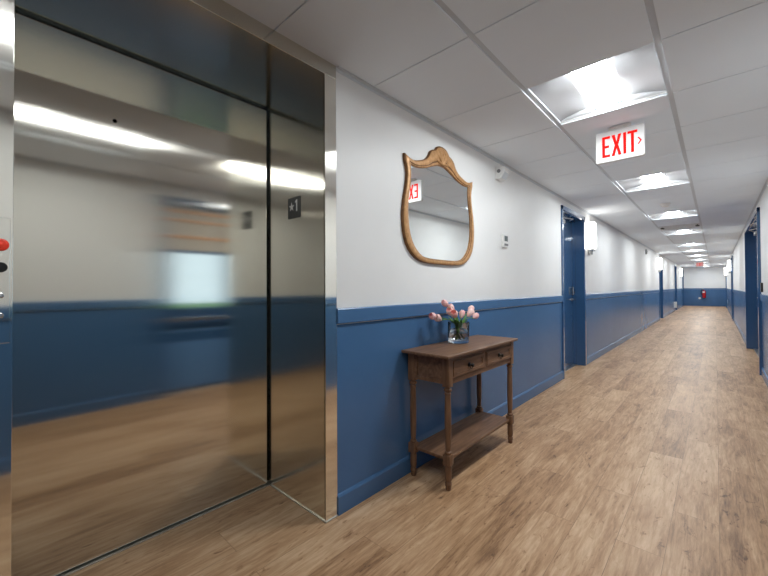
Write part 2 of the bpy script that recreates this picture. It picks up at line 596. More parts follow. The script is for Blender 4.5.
# ------------------------------------------------------------------ ceiling lights
def make_light():
    t = thing('ceiling_light', 'x', 'ceiling light', group='recessed square ceiling lights')
    wx, wy = .3145, .3105
    fr = MB()
    rim = .004
    for x0, x1, y0, y1 in ((-wx, wx, -wy, -wy + rim), (-wx, wx, wy - rim, wy), (-wx, -wx + rim, -wy, wy), (wx - rim, wx, -wy, wy)):
        fr.box(x0, x1, y0, y1, .006, .02)
    fr.box(-wx, wx, -wy, wy, .095, .10)
    fr.build('frame', M['white_enamel'], t)
    rf = MB()
    def prof(u):   # u 0 at rim .. 1 at the lamp
        return .012 + .036 * math.sin(u * PI / 2) ** .9
    for sg in (-1, 1):
        rows_ = []
        for k in range(11):
            u = k / 10
            x = sg * (wx - rim - u * (wx - rim - .088))
            rows_.append([(x, -wy + rim, prof(u)), (x, wy - rim, prof(u))])
        rf.grid(rows_)
        for sy in (-1, 1):      # end plates
            y = sy * (wy - rim)
            poly = []
            for k in range(11):
                u = k / 10
                poly.append((sg * (wx - rim - u * (wx - rim - .088)), prof(u)))
            poly += [(sg * .088, .012)]
            # sloping end plate, bowed inward
            rows2 = []
            for (x, z) in poly[:-1]:
                rows2.append([(x, y, .010), (x, y - sy * .022 * (z - .010) / .036, z + .001)])
            rf.grid(rows2)
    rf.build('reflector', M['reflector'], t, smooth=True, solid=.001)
    df = MB()
    rows_ = []
    for k in range(9):
        a = PI * k / 8
        rows_.append([(-.088 * math.cos(a), -wy + rim, .050 - .016 * math.sin(a)), (-.088 * math.cos(a), wy - rim, .050 - .016 * math.sin(a))])
    df.grid(rows_)
    for sy in (-1, 1):
        pass
    df.build('diffuser', M['lamp'], t, smooth=True)
    return t
LL = ['square recessed ceiling light over the elevator front, nearer its call panel',
      'square recessed ceiling light over the elevator front, nearer its floor plaque',
      'square recessed ceiling light nearest the camera, in front of the near exit sign',
      'square recessed ceiling light just beyond the near exit sign',
      'third square ceiling light down the corridor, between smoke detector and air vent',
      'fourth square ceiling light down the corridor, just past the air vent',
      'fifth square ceiling light down the corridor',
      'sixth square ceiling light down the corridor',
      'seventh square ceiling light down the corridor',
      'eighth square ceiling light, the last before the far exit sign',
      'ninth square ceiling light, just past the far exit sign',
      'tenth square ceiling light, the last but one before the far end wall',
      'last square ceiling light, right before the far end wall']
proto = make_light()
bright = next(ch.data for ch in proto.children if ch.name.startswith('diffuser'))
dim = bright.copy()
dim.materials[0] = M['lamp_dim']
for i, k in enumerate(LIGHT_ROWS):
    o = proto if i == 0 else copy_tree(proto)
    o.location = ((GX[0] + GX[1]) / 2, row(k) + TY / 2, H + .003)
    o['label'] = LL[i]
    for ch in o.children:          # the pair over the elevator front is dimmer than the corridor lights
        if ch.name.startswith('diffuser'):
            ch.data = dim if k < 0 else bright

# air vent
t = thing('air_vent', 'grey linear air diffuser panel in the ceiling between two lights', 'air vent', ((GX[0] + GX[1]) / 2, row(VENT_ROW) + TY / 2, H))
mb = MB(); mb.box(-.305, .305, -.3, .3, .012, .02)
mb.box(-.30, .30, -.30, -.275, 0, .012); mb.box(-.30, .30, .275, .30, 0, .012); mb.box(-.30, -.275, -.3, .3, 0, .012); mb.box(.275, .30, -.3, .3, 0, .012)
mb.build('frame', M['tbar'], t)
for k in range(4):
    mb = MB(); y = -.18 + .12 * k
    mb.prism([(y - .05, .010), (y + .05, -.004), (y + .05, -.001), (y - .05, .013)], 0, -.255, .255)
    mb.build('slat', M['tbar'], t)
for sx in (-1, 1):
    mb = MB(); mb.box(sx * .265 - .03, sx * .265 + .03, -.05, .05, -.014, .012, .006)
    mb.build('corner_cap', M['dark_plastic'], t)

# smoke detector
t = thing('smoke_detector', 'round white smoke detector on the ceiling before the third light', 'smoke detector', (-.51, 6.42, H))
mb = MB(); mb.lathe([(.06, 0), (.06, -.012), (.052, -.018)]); mb.build('base', M['white_plastic'], t, smooth=True)
mb = MB(); mb.lathe([(.049, -.018), (.047, -.034), (.034, -.046), (0, -.048)]); mb.build('cover', M['white_plastic'], t, smooth=True)

# ------------------------------------------------------------------ elevator
t = thing('elevator_entrance', 'brushed stainless steel elevator door set back in a deep steel frame', 'elevator', (ELX, (EL0 + EL1) / 2, 0))
def ew(mb, name, m, **kw):
    o = mb.build(name, m, **kw)
    o.parent = t
    o.matrix_parent_inverse = Matrix.Translation(t.location).inverted()
    return o
FX = -1.4585    # front face of the frame
mb = MB(); mb.box(ELX - .04, ELX, -.02, EL1 - .014, .012, ELH - .014, .002)
dp = ew(mb, 'door_panel', M['steel'])
mb = MB(); mb.lathe([(.0, .0012), (.0045, .0012)], (ELX, .396, 1.937), axis='x'); 
mb.lathe([(.0045, .0014), (.0085, .0014), (.0085, 0.0)], (ELX, .396, 1.937), axis='x', cap=False)
o = mb.build('keyhole', [M['black']], None); o.parent = dp
mb = MB(); mb.box(ELX - .12, ELX - .045, -.1, EL1 + .02, 0, ELH + .02); ew(mb, 'gap_backing', M['black'])
# right side of the frame
mb = MB(); mb.box(ELX - .02, FX - .006, EL1, EL1 + .012, 0, ELH); mb.box(FX - .012, FX, EL1, EL1 + .075, 0, ELH, .0015)
mb.box(FX - .3, XL, EL1 + .012, EL1 + .05, 0, ELH)
ew(mb, 'side_jamb', M['steel_frame'])
# left side of the frame carries the call panel
mb = MB(); mb.box(ELX - .02, FX - .006, EL0 - .012, EL0 - .0005, 0, ELH); mb.box(FX - .012, FX, EL0 - .42, EL0, 0, ELH, .0015)
ew(mb, 'side_jamb', M['steel_frame'])
mb = MB(); mb.box(ELX - .02, FX - .006, EL0 - .012, EL1 + .012, ELH + .0005, ELH + .012); mb.box(FX - .012, FX, EL0 - .42, EL1 + .075, ELH, H + .004, .0015)
ew(mb, 'header', M['steel'])
mb = MB(); mb.box(ELX - .03, ELX + .018, EL0, EL1, 0, .006, .001); ew(mb, 'sill', M['alu'])
mb = MB(); mb.box(ELX, FX + .002, EL1 - .006, EL1, 0, .006); mb.box(FX, FX + .005, EL1 - .006, EL1 + .075, 0, .005)
ew(mb, 'bottom_edge', M['alu'])

# floor plaque on the jamb
t = thing('floor_plaque', 'small slate plaque with a white star and numeral 1 on the steel jamb', 'sign', (-1.73, EL1, 1.625))
mb = MB(); mb.box(-.058, .058, -.004, 0, -.058, .058, .001); mb.build('plate', M['sign_slate'], t)
mb = MB()
star = []
for k in range(10):
    a = PI / 2 + k * PI / 5; r_ = .026 if k % 2 == 0 else .0105
    star.append((-.020 + r_ * math.cos(a), .006 + r_ * math.sin(a)))
mb.prism(star, 1, -.0052, -.003); mb.build('star', M['braille_white'], t)
mb = MB(); mb.prism([(.024, -.022), (.034, -.022), (.034, .042), (.026, .042), (.014, .032), (.014, .024), (.024, .030)], 1, -.0052, -.003)
mb.build('numeral', M['braille_white'], t)

# call panel
t = thing('elevator_call_panel', 'steel call panel with a red button left of the elevator opening', 'call panel', (FX, .0, 1.2))
mb = MB(); mb.box(0, .003, -.09, .050, -.172, .176, .001); mb.build('plate', M['steel_frame'], t)
mb = MB(); mb.lathe([(.017, .003), (.017, .008), (.014, .010), (.010, .010)], (0, .031, .100), axis='x'); 
b = mb.build('button', M['red_button'], t, smooth=True); b['label'] = 'red button'
mb = MB(); mb.lathe([(.007, .0), (.007, .0115), (.004, .0125)], (0, .031, .100), axis='x'); mb.build('button_centre', M['red_button'], b, smooth=True)
mb = MB(); mb.lathe([(.014, .003), (.014, .007), (.012, .009), (0, .009)], (0, .031, .038), axis='x')
b = mb.build('button', M['rubber'], t, smooth=True); b['label'] = 'black button'
for z in (-.040, -.095):
    mb = MB(); mb.lathe([(.0075, .003), (.0075, .005), (.0055, .006), (.005, .004), (0, .004)], (0, .031, z), axis='x')
    mb.build('key_switch', M['chrome'], t, smooth=True)

# ------------------------------------------------------------------ doors
def door(n, y0, y1, zt, side, label, leaves=1, latch_far=True, glazed=False, rec=.14):
    sg = 1 if side == 'L' else -1           # points into the corridor
    xw = XL if side == 'L' else XR
    t = thing('door_%d' % n, label, 'door', (xw, (y0 + y1) / 2, 0), kind='structure')
    yc = (y0 + y1) / 2
    hw = (y1 - y0) / 2
    fr = MB()
    def X(d): return sg * d                 # d > 0 into the corridor
    def bx(mb, d0, d1, a, b, z0, z1, bev=0.):
        xs = sorted((X(d0), X(d1))); mb.box(xs[0], xs[1], a, b, z0, z1, bev)
    pr_ = .03 if side == 'R' else .018
    cw = .05
    for s in (-1, 1):
        a, b = sorted((s * hw, s * (hw - cw)))
        bx(fr, -.05, pr_, a, b, 0, zt, .002)
        a, b = sorted((s * (hw - cw + .001), s * (hw - cw - .012)))
        bx(fr, -rec - .05, 0, a + .0, b, 0, zt - cw)
        a, b = sorted((s * (hw - cw - .010), s * (hw - cw - .026)))
        bx(fr, -rec - .002, -rec + .035, a, b, 0, zt - cw)      # stop
    bx(fr, -.05, pr_, -hw, hw, zt - cw, zt, .002)
    bx(fr, -rec - .05, 0, -hw + cw, hw - cw, zt - cw - .012, zt - cw + .001)
    bx(fr, -rec - .002, -rec + .035, -hw + cw, hw - cw, zt - cw - .03, zt - cw - .010)
    fr.build('frame', M['door_blue'], t)
    inner = hw - cw - .014
    wl = 2 * inner / leaves
    for k in range(leaves):
        a = -inner + wl * k + .003; b = a + wl - .006
        lf = MB()
        if glazed:
            g0, g1, z0, z1 = a + .09, b - .09, .95, 1.60
            bx(lf, -rec - .044, -rec, a, b, .012, z0); bx(lf, -rec - .044, -rec, a, b, z1, zt - cw - .016)
            bx(lf, -rec - .044, -rec, a, g0, z0, z1); bx(lf, -rec - .044, -rec, g1, b, z0, z1)
        else:
            bx(lf, -rec - .044, -rec, a, b, .012, zt - cw - .016, .002)
        leaf = lf.build('leaf', M['door_blue'], t)
        if glazed:
            gm = MB(); bx(gm, -rec - .026, -rec - .020, g0, g1, z0, z1); gm.build('pane', M['glass'], leaf)
            gm = MB()
            for q in ((g0 - .015, g0 + .008, z0 - .015, z1 + .015), (g1 - .008, g1 + .015, z0 - .015, z1 + .015), (g0, g1, z0 - .015, z0 + .008), (g0, g1, z1 - .008, z1 + .015)):
                bx(gm, -rec, -rec + .010, q[0], q[1], q[2], q[3])
            gm.build('glazing_bead', M['door_blue'], leaf)
            gm = MB(); bx(gm, -rec, -rec + .003, a + .02, b - .02, .04, .57); gm.build('kick_plate', M['kick_blue'], leaf)
            gm = MB(); bx(gm, -rec, -rec + .05, a + .03, a + .09, .80, .86, .006); bx(gm, -rec, -rec + .05, b - .09, b - .03, .80, .86, .006)
            bx(gm, -rec + .045, -rec + .075, a + .03, b - .03, .812, .848, .006); gm.build('push_bar', M['chrome'], leaf)
            gm = MB(); bx(gm, -rec, -rec + .004, a + .03, b - .03, .68, .715); gm.build('guard_strip', M['kick_blue'], leaf)
            gm = MB(); bx(gm, -rec, -rec + .02, a + .02, b - .02, 1.765, 1.795, .004); gm.build('timber_rail', M['timber'], leaf)
            gm = MB(); bx(gm, -rec, -rec + .02, a + .02, b - .02, 2.06, 2.09, .004); gm.build('timber_rail', M['timber'], leaf)
            gm = MB(); bx(gm, -rec, -rec + .02, a + .02, b - .02, 1.955, 1.98, .004); gm.build('timber_rail', M['timber'], leaf)
            gm = MB(); bx(gm, -rec, -rec + .006, a + .01, b - .01, 1.63, 2.12); gm.build('upper_panel', M['timber_grey'], leaf)
        else:
            yl = (b - .075) if (latch_far if leaves == 1 else k == 0) else (a + .075)
            d = -1 if yl > (a + b) / 2 else 1
            lk = MB(); bx(lk, -rec, -rec + .034, yl - .028, yl + .028, 1.06, 1.18, .008)
            lo = lk.build('lock', M['chrome'], t)
            lk = MB(); bx(lk, -rec + .033, -rec + .038, yl - .018, yl + .018, 1.075, 1.115, .002); lk.build('keypad', M['dark_plastic'], lo)
            lv = MB()
            lv.lathe([(.026, -rec * 0 + 0), (.026, .008), (.011, .012), (.011, .045)], (0, 0, 0), axis='x')
            for v in lv.bm.verts: v.co.x = X(-rec + v.co.x); v.co.y += yl; v.co.z += .99
            lv.tube([(X(-rec + .045), yl - d * .008, .99), (X(-rec + .05), yl + d * .03, .99), (X(-rec + .048), yl + d * .12, .988)], [.010, .010, .007])
            lv.build('lever_handle', M['chrome'], t, smooth=True)
            cl = MB(); bx(cl, -rec, -rec + .05, yl - d * 0 + d * .45, yl + d * .72, zt - .16, zt - .105, .006)
            co = cl.build('door_closer', M['alu'], t)
            am = MB(); am.tube([(X(-rec + .055), yl + d * .6, zt - .10), (X(-rec + .12), yl + d * .35, zt - .095), (X(-rec + .04), yl + d * .2, zt - .09)], .008)
            am.build('closer_arm', M['alu'], co)
    th = MB(); bx(th, -rec - .05, -rec + .045, -hw + cw + .012, hw - cw - .012, 0, .010, .002)
    th.build('threshold', M['alu'], t)
    return t
door(1, *DOORS_L[0], 'L', 'blue door in a blue frame past the console table on the left wall')
door(2, *DOORS_L[1], 'L', 'second blue door on the left wall, far down the corridor')
door(3, *DOORS_L[2], 'L', 'third blue door on the left wall, beyond the small white wall box')
door(4, *DOORS_L[3], 'L', 'last blue door on the left wall beside the end wall')
door(5, *DOORS_R[1], 'R', 'pair of blue doors in a recess at the right edge', leaves=2, rec=.11)
door(6, *DOORS_R[0], 'R', 'half-glazed blue exit door with push bar, mirrored in the elevator door', glazed=True, rec=.10)
door(7, *DOORS_R[2], 'R', 'blue door far down the right wall, past the pair of blue doors')
door(8, *DOORS_R[3], 'R', 'last blue door on the right wall beside the end wall')

# outdoors behind the glazed door
mb = MB(); mb.box(.65, 4.2, -30, 40, -.2, -.04)  # near strip added to stop green lawn light reflecting in the elevator steel
struct(mb, 'ground', mat('paving', rgb(92, 92, 90), .9), 'added grey paving outside the glazed exit door, keeping the green out of the steel')
mb = MB(); mb.box(4.2, 30, -30, 40, -.2, -.05)
tag(mb.build('lawn', M['lawn']), 'green lawn outside the glazed exit door', 'lawn', kind='stuff')

# ------------------------------------------------------------------ sconces
def make_sconce():
    t = thing('wall_sconce', 'x', 'wall lamp', group='white box wall lamps by the doors')
    mb = MB(); mb.box(0, .012, -.05, .05, -.30, .19, .003); mb.build('back_plate', M['chrome'], t)
    sh = MB(); o_ = rrect(.016, .100, -.066, .066, .02)
    sh.prism([(a, b) for a, b in o_], 2, -.205, .20)
    sh.build('lamp_shade', M['sconce_shade'], t, smooth=True)
    mb = MB(); mb.box(.008, .085, -.05, .05, -.245, -.206, .004); mb.box(.008, .06, -.022, .022, -.295, -.24, .004); mb.build('bracket', M['chrome'], t)
    return t
SL = [('L', 6.36, 'white box wall lamp beside the near blue door'),
      ('L', 15.78, 'white box wall lamp before the second door on the left wall'),
      ('L', 26.3, 'white box wall lamp farthest down the left wall'),
      ('R', 19.2, 'white box wall lamp on the right wall, nearer of two'),
      ('R', 26.2, 'white box wall lamp on the right wall beside the end wall')]
proto = make_sconce()
for i, (s, y, lab) in enumerate(SL):
    o = proto if i == 0 else copy_tree(proto)
    o.location = (XL if s == 'L' else XR, y, 1.975)
    o.rotation_euler = (0, 0, 0 if s == 'L' else PI)
    o['label'] = lab

# ------------------------------------------------------------------ exit signs
def make_exit():
    t = thing('exit_sign', 'x', 'exit sign', group='ceiling exit signs')
    mb = MB()
    mb.prism(rrect(-.149, .149, -.112, .112, .012), 1, -.018, .018)
    o = mb.build('housing', M['exit_white'], t, bevel=.004)
    mb = MB(); mb.prism(rrect(-.07, .07, -.024, .024, .018), 2, .118, .134); mb.box(-.02, .02, -.012, .012, .108, .12)
    mb.build('canopy', M['white_enamel'], t, smooth=True)
    h = .152; b = -.078; sw = .018
    def letter(polys, x):
        l = MB()
        for p in polys: l.prism([(x + a, b + c) for a, c in p], 1, -.0200, -.0150)
        l.build('letter', M['exit_red'], t)
    R_ = lambda x0, x1, z0, z1: [(x0, z0), (x1, z0), (x1, z1), (x0, z1)]
    letter([[(0, 0), (.050, 0), (.050, sw), (sw, sw), (sw, h / 2 - sw / 2), (.044, h / 2 - sw / 2), (.044, h / 2 + sw / 2), (sw, h / 2 + sw / 2), (sw, h - sw), (.050, h - sw), (.050, h), (0, h)]], -.107)
    letter([[(0, 0), (.020, 0), (.031, h * .34), (.042, 0), (.062, 0), (.042, h / 2), (.061, h), (.041, h), (.031, h * .66), (.021, h), (.001, h), (.020, h / 2)]], -.048)
    letter([R_(0, sw, 0, h)], .024)
    letter([[(.020, 0), (.038, 0), (.038, h - sw), (.058, h - sw), (.058, h), (0, h), (0, h - sw), (.020, h - sw)]], .050)
    mb = MB(); mb.prism([(.107, .018), (.117, .018), (.133, -.006), (.117, -.030), (.107, -.030), (.123, -.006)], 1, -.0200, -.0150)
    mb.build('arrow', M['exit_red'], t)
    return t
e1 = make_exit()
e1.location = (-.499, 3.08, 2.200); e1['label'] = 'large white exit sign with red letters hanging near the first ceiling light'
e2 = copy_tree(e1); e2.location = (-.53, 22.3, 2.200); e2['label'] = 'tiny exit sign hanging at the far end of the corridor'

# ------------------------------------------------------------------ mirror
YC = 2.228
t = thing('wall_mirror', 'gold framed shield-shaped mirror with a carved crest above the console table', 'mirror', (XL, YC, 1.76))
oT = [(0, 2.193), (.035, 2.190), (.068, 2.176), (.088, 2.152), (.125, 2.140), (.155, 2.118), (.172, 2.086), (.215, 2.050), (.29, 2.023), (.35, 2.012), (.40, 2.020), (.436, 2.034)]
oB = [(.436, 2.034), (.434, 1.995), (.418, 1.955), (.411, 1.900), (.425, 1.820), (.447, 1.727), (.457, 1.638), (.450, 1.548), (.425, 1.467), (.375, 1.405), (.31, 1.366), (.235, 1.347), (.12, 1.341), (0, 1.340)]
iT = [(0, 2.050), (.05, 2.045), (.12, 2.022), (.19, 1.996), (.27, 1.977), (.33, 1.973), (.368, 1.977)]
iB = [(.368, 1.977), (.363, 1.92), (.370, 1.85), (.388, 1.76), (.394, 1.664), (.385, 1.564), (.355, 1.482), (.305, 1.425), (.24, 1.388), (.14, 1.377), (0, 1.376)]
def half(T, B, n=26):
    T = resample(spline([(a, b, 0) for a, b in T], 6), n); B = resample(spline([(a, b, 0) for a, b in B], 6), n)
    return T + B[1:]
def full(hf):
    r_ = [(p.x, p.y - 1.76) for p in hf]
    return r_ + [(-a, b) for a, b in reversed(r_[1:-1])]
O_, I_ = full(half(oT, oB)), [(a * 1.008, b) for a, b in full(half(iT, iB))]
mb = MB()
prof = [(0, 0.0), (0, .014), (.08, .020), (.25, .0235), (.5, .024), (.72, .0225), (.80, .018), (.86, .0185), (.94, .017), (1.0, .0145), (1.0, .006)]
rows_ = []
for u, d in prof:
    rows_.append([(d, a + (c - a) * u, b + (e - b) * u) for (a, b), (c, e) in zip(O_, I_)])
mb.grid(rows_, closed=True)
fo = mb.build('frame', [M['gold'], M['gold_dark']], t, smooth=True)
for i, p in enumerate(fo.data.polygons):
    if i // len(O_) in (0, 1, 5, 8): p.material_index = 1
mb = MB(); mb.prism([(a * 1.01, b * 1.01) for a, b in I_], 0, .003, .009)
mg = mb.build('mirror_glass', M['mirror'], t)
mg.rotation_euler.z = -.003
# crest: shell carving
mb = MB()
for k in range(7):
    a = math.radians(90 + (k - 3) * 27)
    c0 = Vector((.019, 0, .302)); tip = c0 + Vector((.001, .078 * math.cos(a), .098 * math.sin(a)))
    mb.tube([c0, c0.lerp(tip, .3), c0.lerp(tip, .75), tip], [.005, .008, .011, .006], 10)
mb.build('crest', M['gold'], t, smooth=True)

# ------------------------------------------------------------------ items on the left wall
t = thing('motion_sensor', 'white wedge-shaped sensor box high on the wall right of the mirror', 'sensor', (XL, 3.17, 2.212))
mb = MB(); mb.prism([(0, .058), (.080, .048), (.088, .005), (.050, -.055), (0, -.055)], 1, -.055, .055)
mb.build('housing', M['white_plastic'], t, bevel=.004)
mb = MB(); mb.lathe([(.017, -.055), (.016, -.059), (0, -.062)], (.034, 0, .012), axis='y', seg=20); mb.build('lens', M['grey_plastic'], t, smooth=True)
mb = MB(); mb.prism([(.086, -.004), (.054, -.052), (.0565, -.054), (.0885, -.006)], 1, -.042, .042); mb.build('grille', M['tbar'], t)

t = thing('thermostat', 'small white thermostat on the wall below the sensor box', 'thermostat', (XL, 3.28, 1.612))
mb = MB(); mb.box(0, .022, -.052, .052, -.062, .062, .005); mb.build('housing', M['white_plastic'], t)
mb = MB(); mb.box(.021, .0235, -.030, .040, -.005, .045, .001); mb.build('screen', M['screen'], t)
mb = MB(); mb.box(.020, .028, -.030, .040, -.045, -.028, .002); mb.build('button_bar', M['grey_plastic'], t)

t = thing('alarm_horn', 'small round grey alarm on the left wall, before the second door', 'alarm', (XL, 12.7, 2.174))
mb = MB(); mb.lathe([(.075, 0), (.075, .02), (.06, .035), (.03, .04), (0, .04)], axis='x'); mb.build('dome', M['grey_plastic'], t, smooth=True)
mb = MB(); mb.lathe([(.012, .038), (.010, .046), (0, .046)], axis='x'); mb.build('cap', M['dark_plastic'], t, smooth=True)

t = thing('wall_box', 'small white box low on the left wall before the third door', 'box', (XL, 22.0, .32))
mb = MB(); mb.box(0, .10, -.13, .13, -.14, .14, .01); mb.build('housing', M['white_plastic'], t)
mb = MB()
for k in range(4): mb.box(.10, .104, -.10, .10, -.08 + .04 * k, -.065 + .04 * k)
mb.build('grille', M['grey_plastic'], t)

# right wall items
t = thing('card_reader', 'black card reader on the right wall beside the pair of doors', 'card reader', (XR, 6.69, 1.16))
mb = MB(); mb.box(-.02, 0, -.04, .04, -.06, .06, .004); mb.build('housing', M['dark_plastic'], t)
mb = MB(); mb.box(-.0215, -.02, -.006, .006, .035, .041); mb.build('indicator', M['grey_plastic'], t)
t = thing('wall_outlet', 'white outlet plate low on the right wall near the end', 'outlet', (XR, 25.2, .42))
mb = MB(); mb.box(-.008, 0, -.05, .05, -.09, .09, .003); mb.build('plate', M['white_plastic'], t)
for z in (-.035, .035):
    mb = MB(); mb.box(-.010, -.007, -.02, .02, z - .02, z + .02, .002); mb.build('socket', M['grey_plastic'], t)
t = thing('signal_box', 'small grey box high on the right wall, mirrored in the elevator door', 'box', (XR, 2.36, 2.03))
mb = MB(); mb.box(-.04, 0, -.05, .05, -.06, .06, .006); mb.build('housing', M['grey_plastic'], t)

# fire extinguisher on the end wall
t = thing('fire_extinguisher', 'red fire extinguisher hanging on the blue end wall', 'fire extinguisher', (-.52, Y1, .5))
yb = -.10
mb = MB(); mb.lathe([(.072, 0), (.085, .012), (.085, .34), (.075, .385), (.045, .415), (.028, .43), (.028, .45)], (0, yb, 0)); mb.build('cylinder', M['red_paint'], t, smooth=True)
mb = MB(); mb.lathe([(.026, .445), (.026, .485), (.016, .49)], (0, yb, 0)); mb.box(-.10, .03, yb - .012, yb + .012, .485, .497, .002); mb.prism([(-.11, .53), (.02, .492), (.02, .504), (-.11, .545)], 1, yb - .012, yb + .012)
mb.build('valve', M['chrome'], t)
mb = MB(); mb.tube([Vector(p) for p in spline([(-.02, yb, .47), (-.09, yb - .02, .46), (-.14, yb - .02, .38), (-.13, yb - .01, .27), (-.10, yb, .18)], 5)], .018); mb.build('hose', M['rubber'], t, smooth=True)
mb = MB()
mb.grid([[(.087 * math.cos(a), yb + .087 * math.sin(a), z) for a in [math.radians(-150 + 12 * k) for k in range(8)]] for z in (.30, .38)])
mb.build('instruction_label', M['white_plastic'], t, solid=.001)
mb = MB(); mb.box(-.06, .06, -.02, 0, .10, .42); mb.box(-.09, .09, yb - .03, 0, .18, .20); mb.build('bracket', M['dark_plastic'], t)
t = thing('wall_plate', 'round white plate on the blue end wall left of the extinguisher', 'plate', (-.725, Y1, .47))
mb = MB(); mb.lathe([(.06, 0), (.06, -.012), (.05, -.02), (0, -.022)], axis='y'); mb.build('disc', M['white_plastic'], t, smooth=True)
mb = MB(); mb.lathe([(.012, -.02), (.010, -.03), (0, -.03)], axis='y'); mb.build('stud', M['white_plastic'], t, smooth=True)

# ------------------------------------------------------------------ console table
TX0, TX1, TYA, TYB, TZ = -1.4545, -1.113, 1.752, 2.735, .790
LXF, LXB, LYN, LYF = -1.163, -1.418, 1.826, 2.690
t = thing('console_table', 'brown wooden console table with two drawers and a lower shelf against the blue wall', 'table', ((TX0 + TX1) / 2, (TYA + TYB) / 2, 0))
def cw_(mb, name, m, par=None, **kw):
    o = mb.build(name, m, **kw)
    o.parent = par or t
    if par is None: o.matrix_parent_inverse = Matrix.Translation(t.location).inverted()
    return o
mb = MB(); mb.box(TX0, TX1, TYA, TYB, TZ - .018, TZ, .006, 3); cw_(mb, 'tabletop', M['walnut_y'])
lg = .0225
AT, AB = TZ - .018, .600
prof = [(.0215, .600), (.012, .598), (.0145, .592), (.0225, .586), (.0235, .578), (.019, .571), (.0145, .567), (.0185, .561), (.019, .556), (.0165, .548), (.018, .50), (.0195, .42), (.0195, .34), (.0175, .27), (.0155, .232), (.0145, .226), (.020, .222), (.0215, .215), (.019, .209), (.015, .206)]
prof2 = [(.0155, .145), (.018, .138), (.020, .13), (.020, .07), (.0185, .058), (.015, .050), (.0185, .044), (.0195, .034), (.0185, .024), (.015, .021), (.016, .016), (.0165, .008), (.0145, 0)]
for lx in (LXF, LXB):
    for ly in (LYN, LYF):
        mb = MB()
        mb.box(lx - lg, lx + lg, ly - lg, ly + lg, AB - .002, AT, .002)
        mb.lathe(prof, (lx, ly, 0), 20)
        mb.box(lx - .0235, lx + .0235, ly - .0235, ly + .0235, .145, .207, .003)
        mb.lathe(prof2, (lx, ly, 0), 20)
        cw_(mb, 'leg', M['walnut_z'], smooth=True)
mb = MB()
mb.box(LXF - .012, LXF + .014, LYN, LYF, .748, AT); mb.box(LXF - .012, LXF + .014, LYN, LYF, AB + .012, .642)
mb.box(LXF - .012, LXF + .014, (LYN + LYF) / 2 - .016, (LYN + LYF) / 2 + .016, .64, .75)
mb.box(LXB - .012, LXB + .01, LYN, LYF, AB + .012, AT)
mb.box(LXB, LXF, LYN + .2, LYF - .2, AB + .03, AB + .036)
cw_(mb, 'apron', M['walnut_y'])
for ly, s in ((LYN, -1), (LYF, 1)):
    mb = MB()
    a, b = sorted((ly + s * .010, ly + s * .0 - s * .006))
    mb.box(LXB, LXF, a, b, AB + .012, AT)
    yy = sorted((ly + s * .010, ly + s * .017))
    x0, x1, z0, z1 = LXB + lg, LXF - lg, AB + .012, AT
    for q in ((x0, x1, z1 - .022, z1), (x0, x1, z0, z0 + .022), (x0, x0 + .022, z0 + .022, z1 - .022), (x1 - .022, x1, z0 + .022, z1 - .022)):
        mb.box(q[0], q[1], yy[0], yy[1], q[2], q[3])
    cw_(mb, 'side_panel', M['walnut_y'])
ym = (LYN + LYF) / 2
for a, b in ((LYN + lg + .004, ym - .018), (ym + .018, LYF - lg - .004)):
    xf = LXF + .018
    mb = MB(); mb.box(xf - .02, xf, a, b, .645, .745, .002)
    mb.box(LXB + .03, xf - .02, a + .01, b - .01, .650, .735)
    oc = rrect(a + .006, b - .006, .651, .739, .004)
    ic = rrect(a + .024, b - .024, .667, .723, .027)
    mb.ring(oc, ic, 0, xf - .001, xf + .006)
    d = cw_(mb, 'drawer', M['walnut_y'])
    yk = (a + b) / 2
    mb = MB(); mb.lathe([(.0, 0), (.015, 0), (.015, .003), (.006, .006), (.005, .014), (.011, .020), (.0125, .026), (.009, .032), (0, .034)], (xf, yk, .695), axis='x', seg=20)
    mb.tube([Vector((xf + .016, yk + .014 * math.cos(q), .686 + .015 * math.sin(q))) for q in [PI * 2 * k / 16 for k in range(17)]], .0022, 6)
    cw_(mb, 'knob', M['knob_black'], d, smooth=True)
mb = MB()
mb.box(LXB - .005, LXF + .005, LYN - .004, LYF + .004, .166, .184, .003)
cw_(mb, 'shelf', M['walnut_y'])

# ------------------------------------------------------------------ vase and tulips
VX, VY, VR, VH = -1.338, 2.245, .074, .146
t = thing('glass_vase', 'round clear glass vase of water on the console table', 'vase', (VX, VY, TZ))
mb = MB()
mb.lathe([(0, .0005), (.060, .0005), (.070, .004), (.0735, .012), (VR, .03), (VR, VH - .003), (VR - .0015, VH), (VR - .003, VH - .003), (VR - .0028, .035), (VR - .008, .024), (.05, .018), (0, .016)], seg=48, cap=False)
mb.build('glass_body', M['glass'], t, smooth=True)
mb = MB()
mb.lathe([(0, .0166), (.05, .0186), (VR - .0084, .0246), (VR - .0031, .0355), (VR - .0029, .070), (0, .070)], seg=48, cap=False)
mb.build('water', M['water'], t, smooth=True)

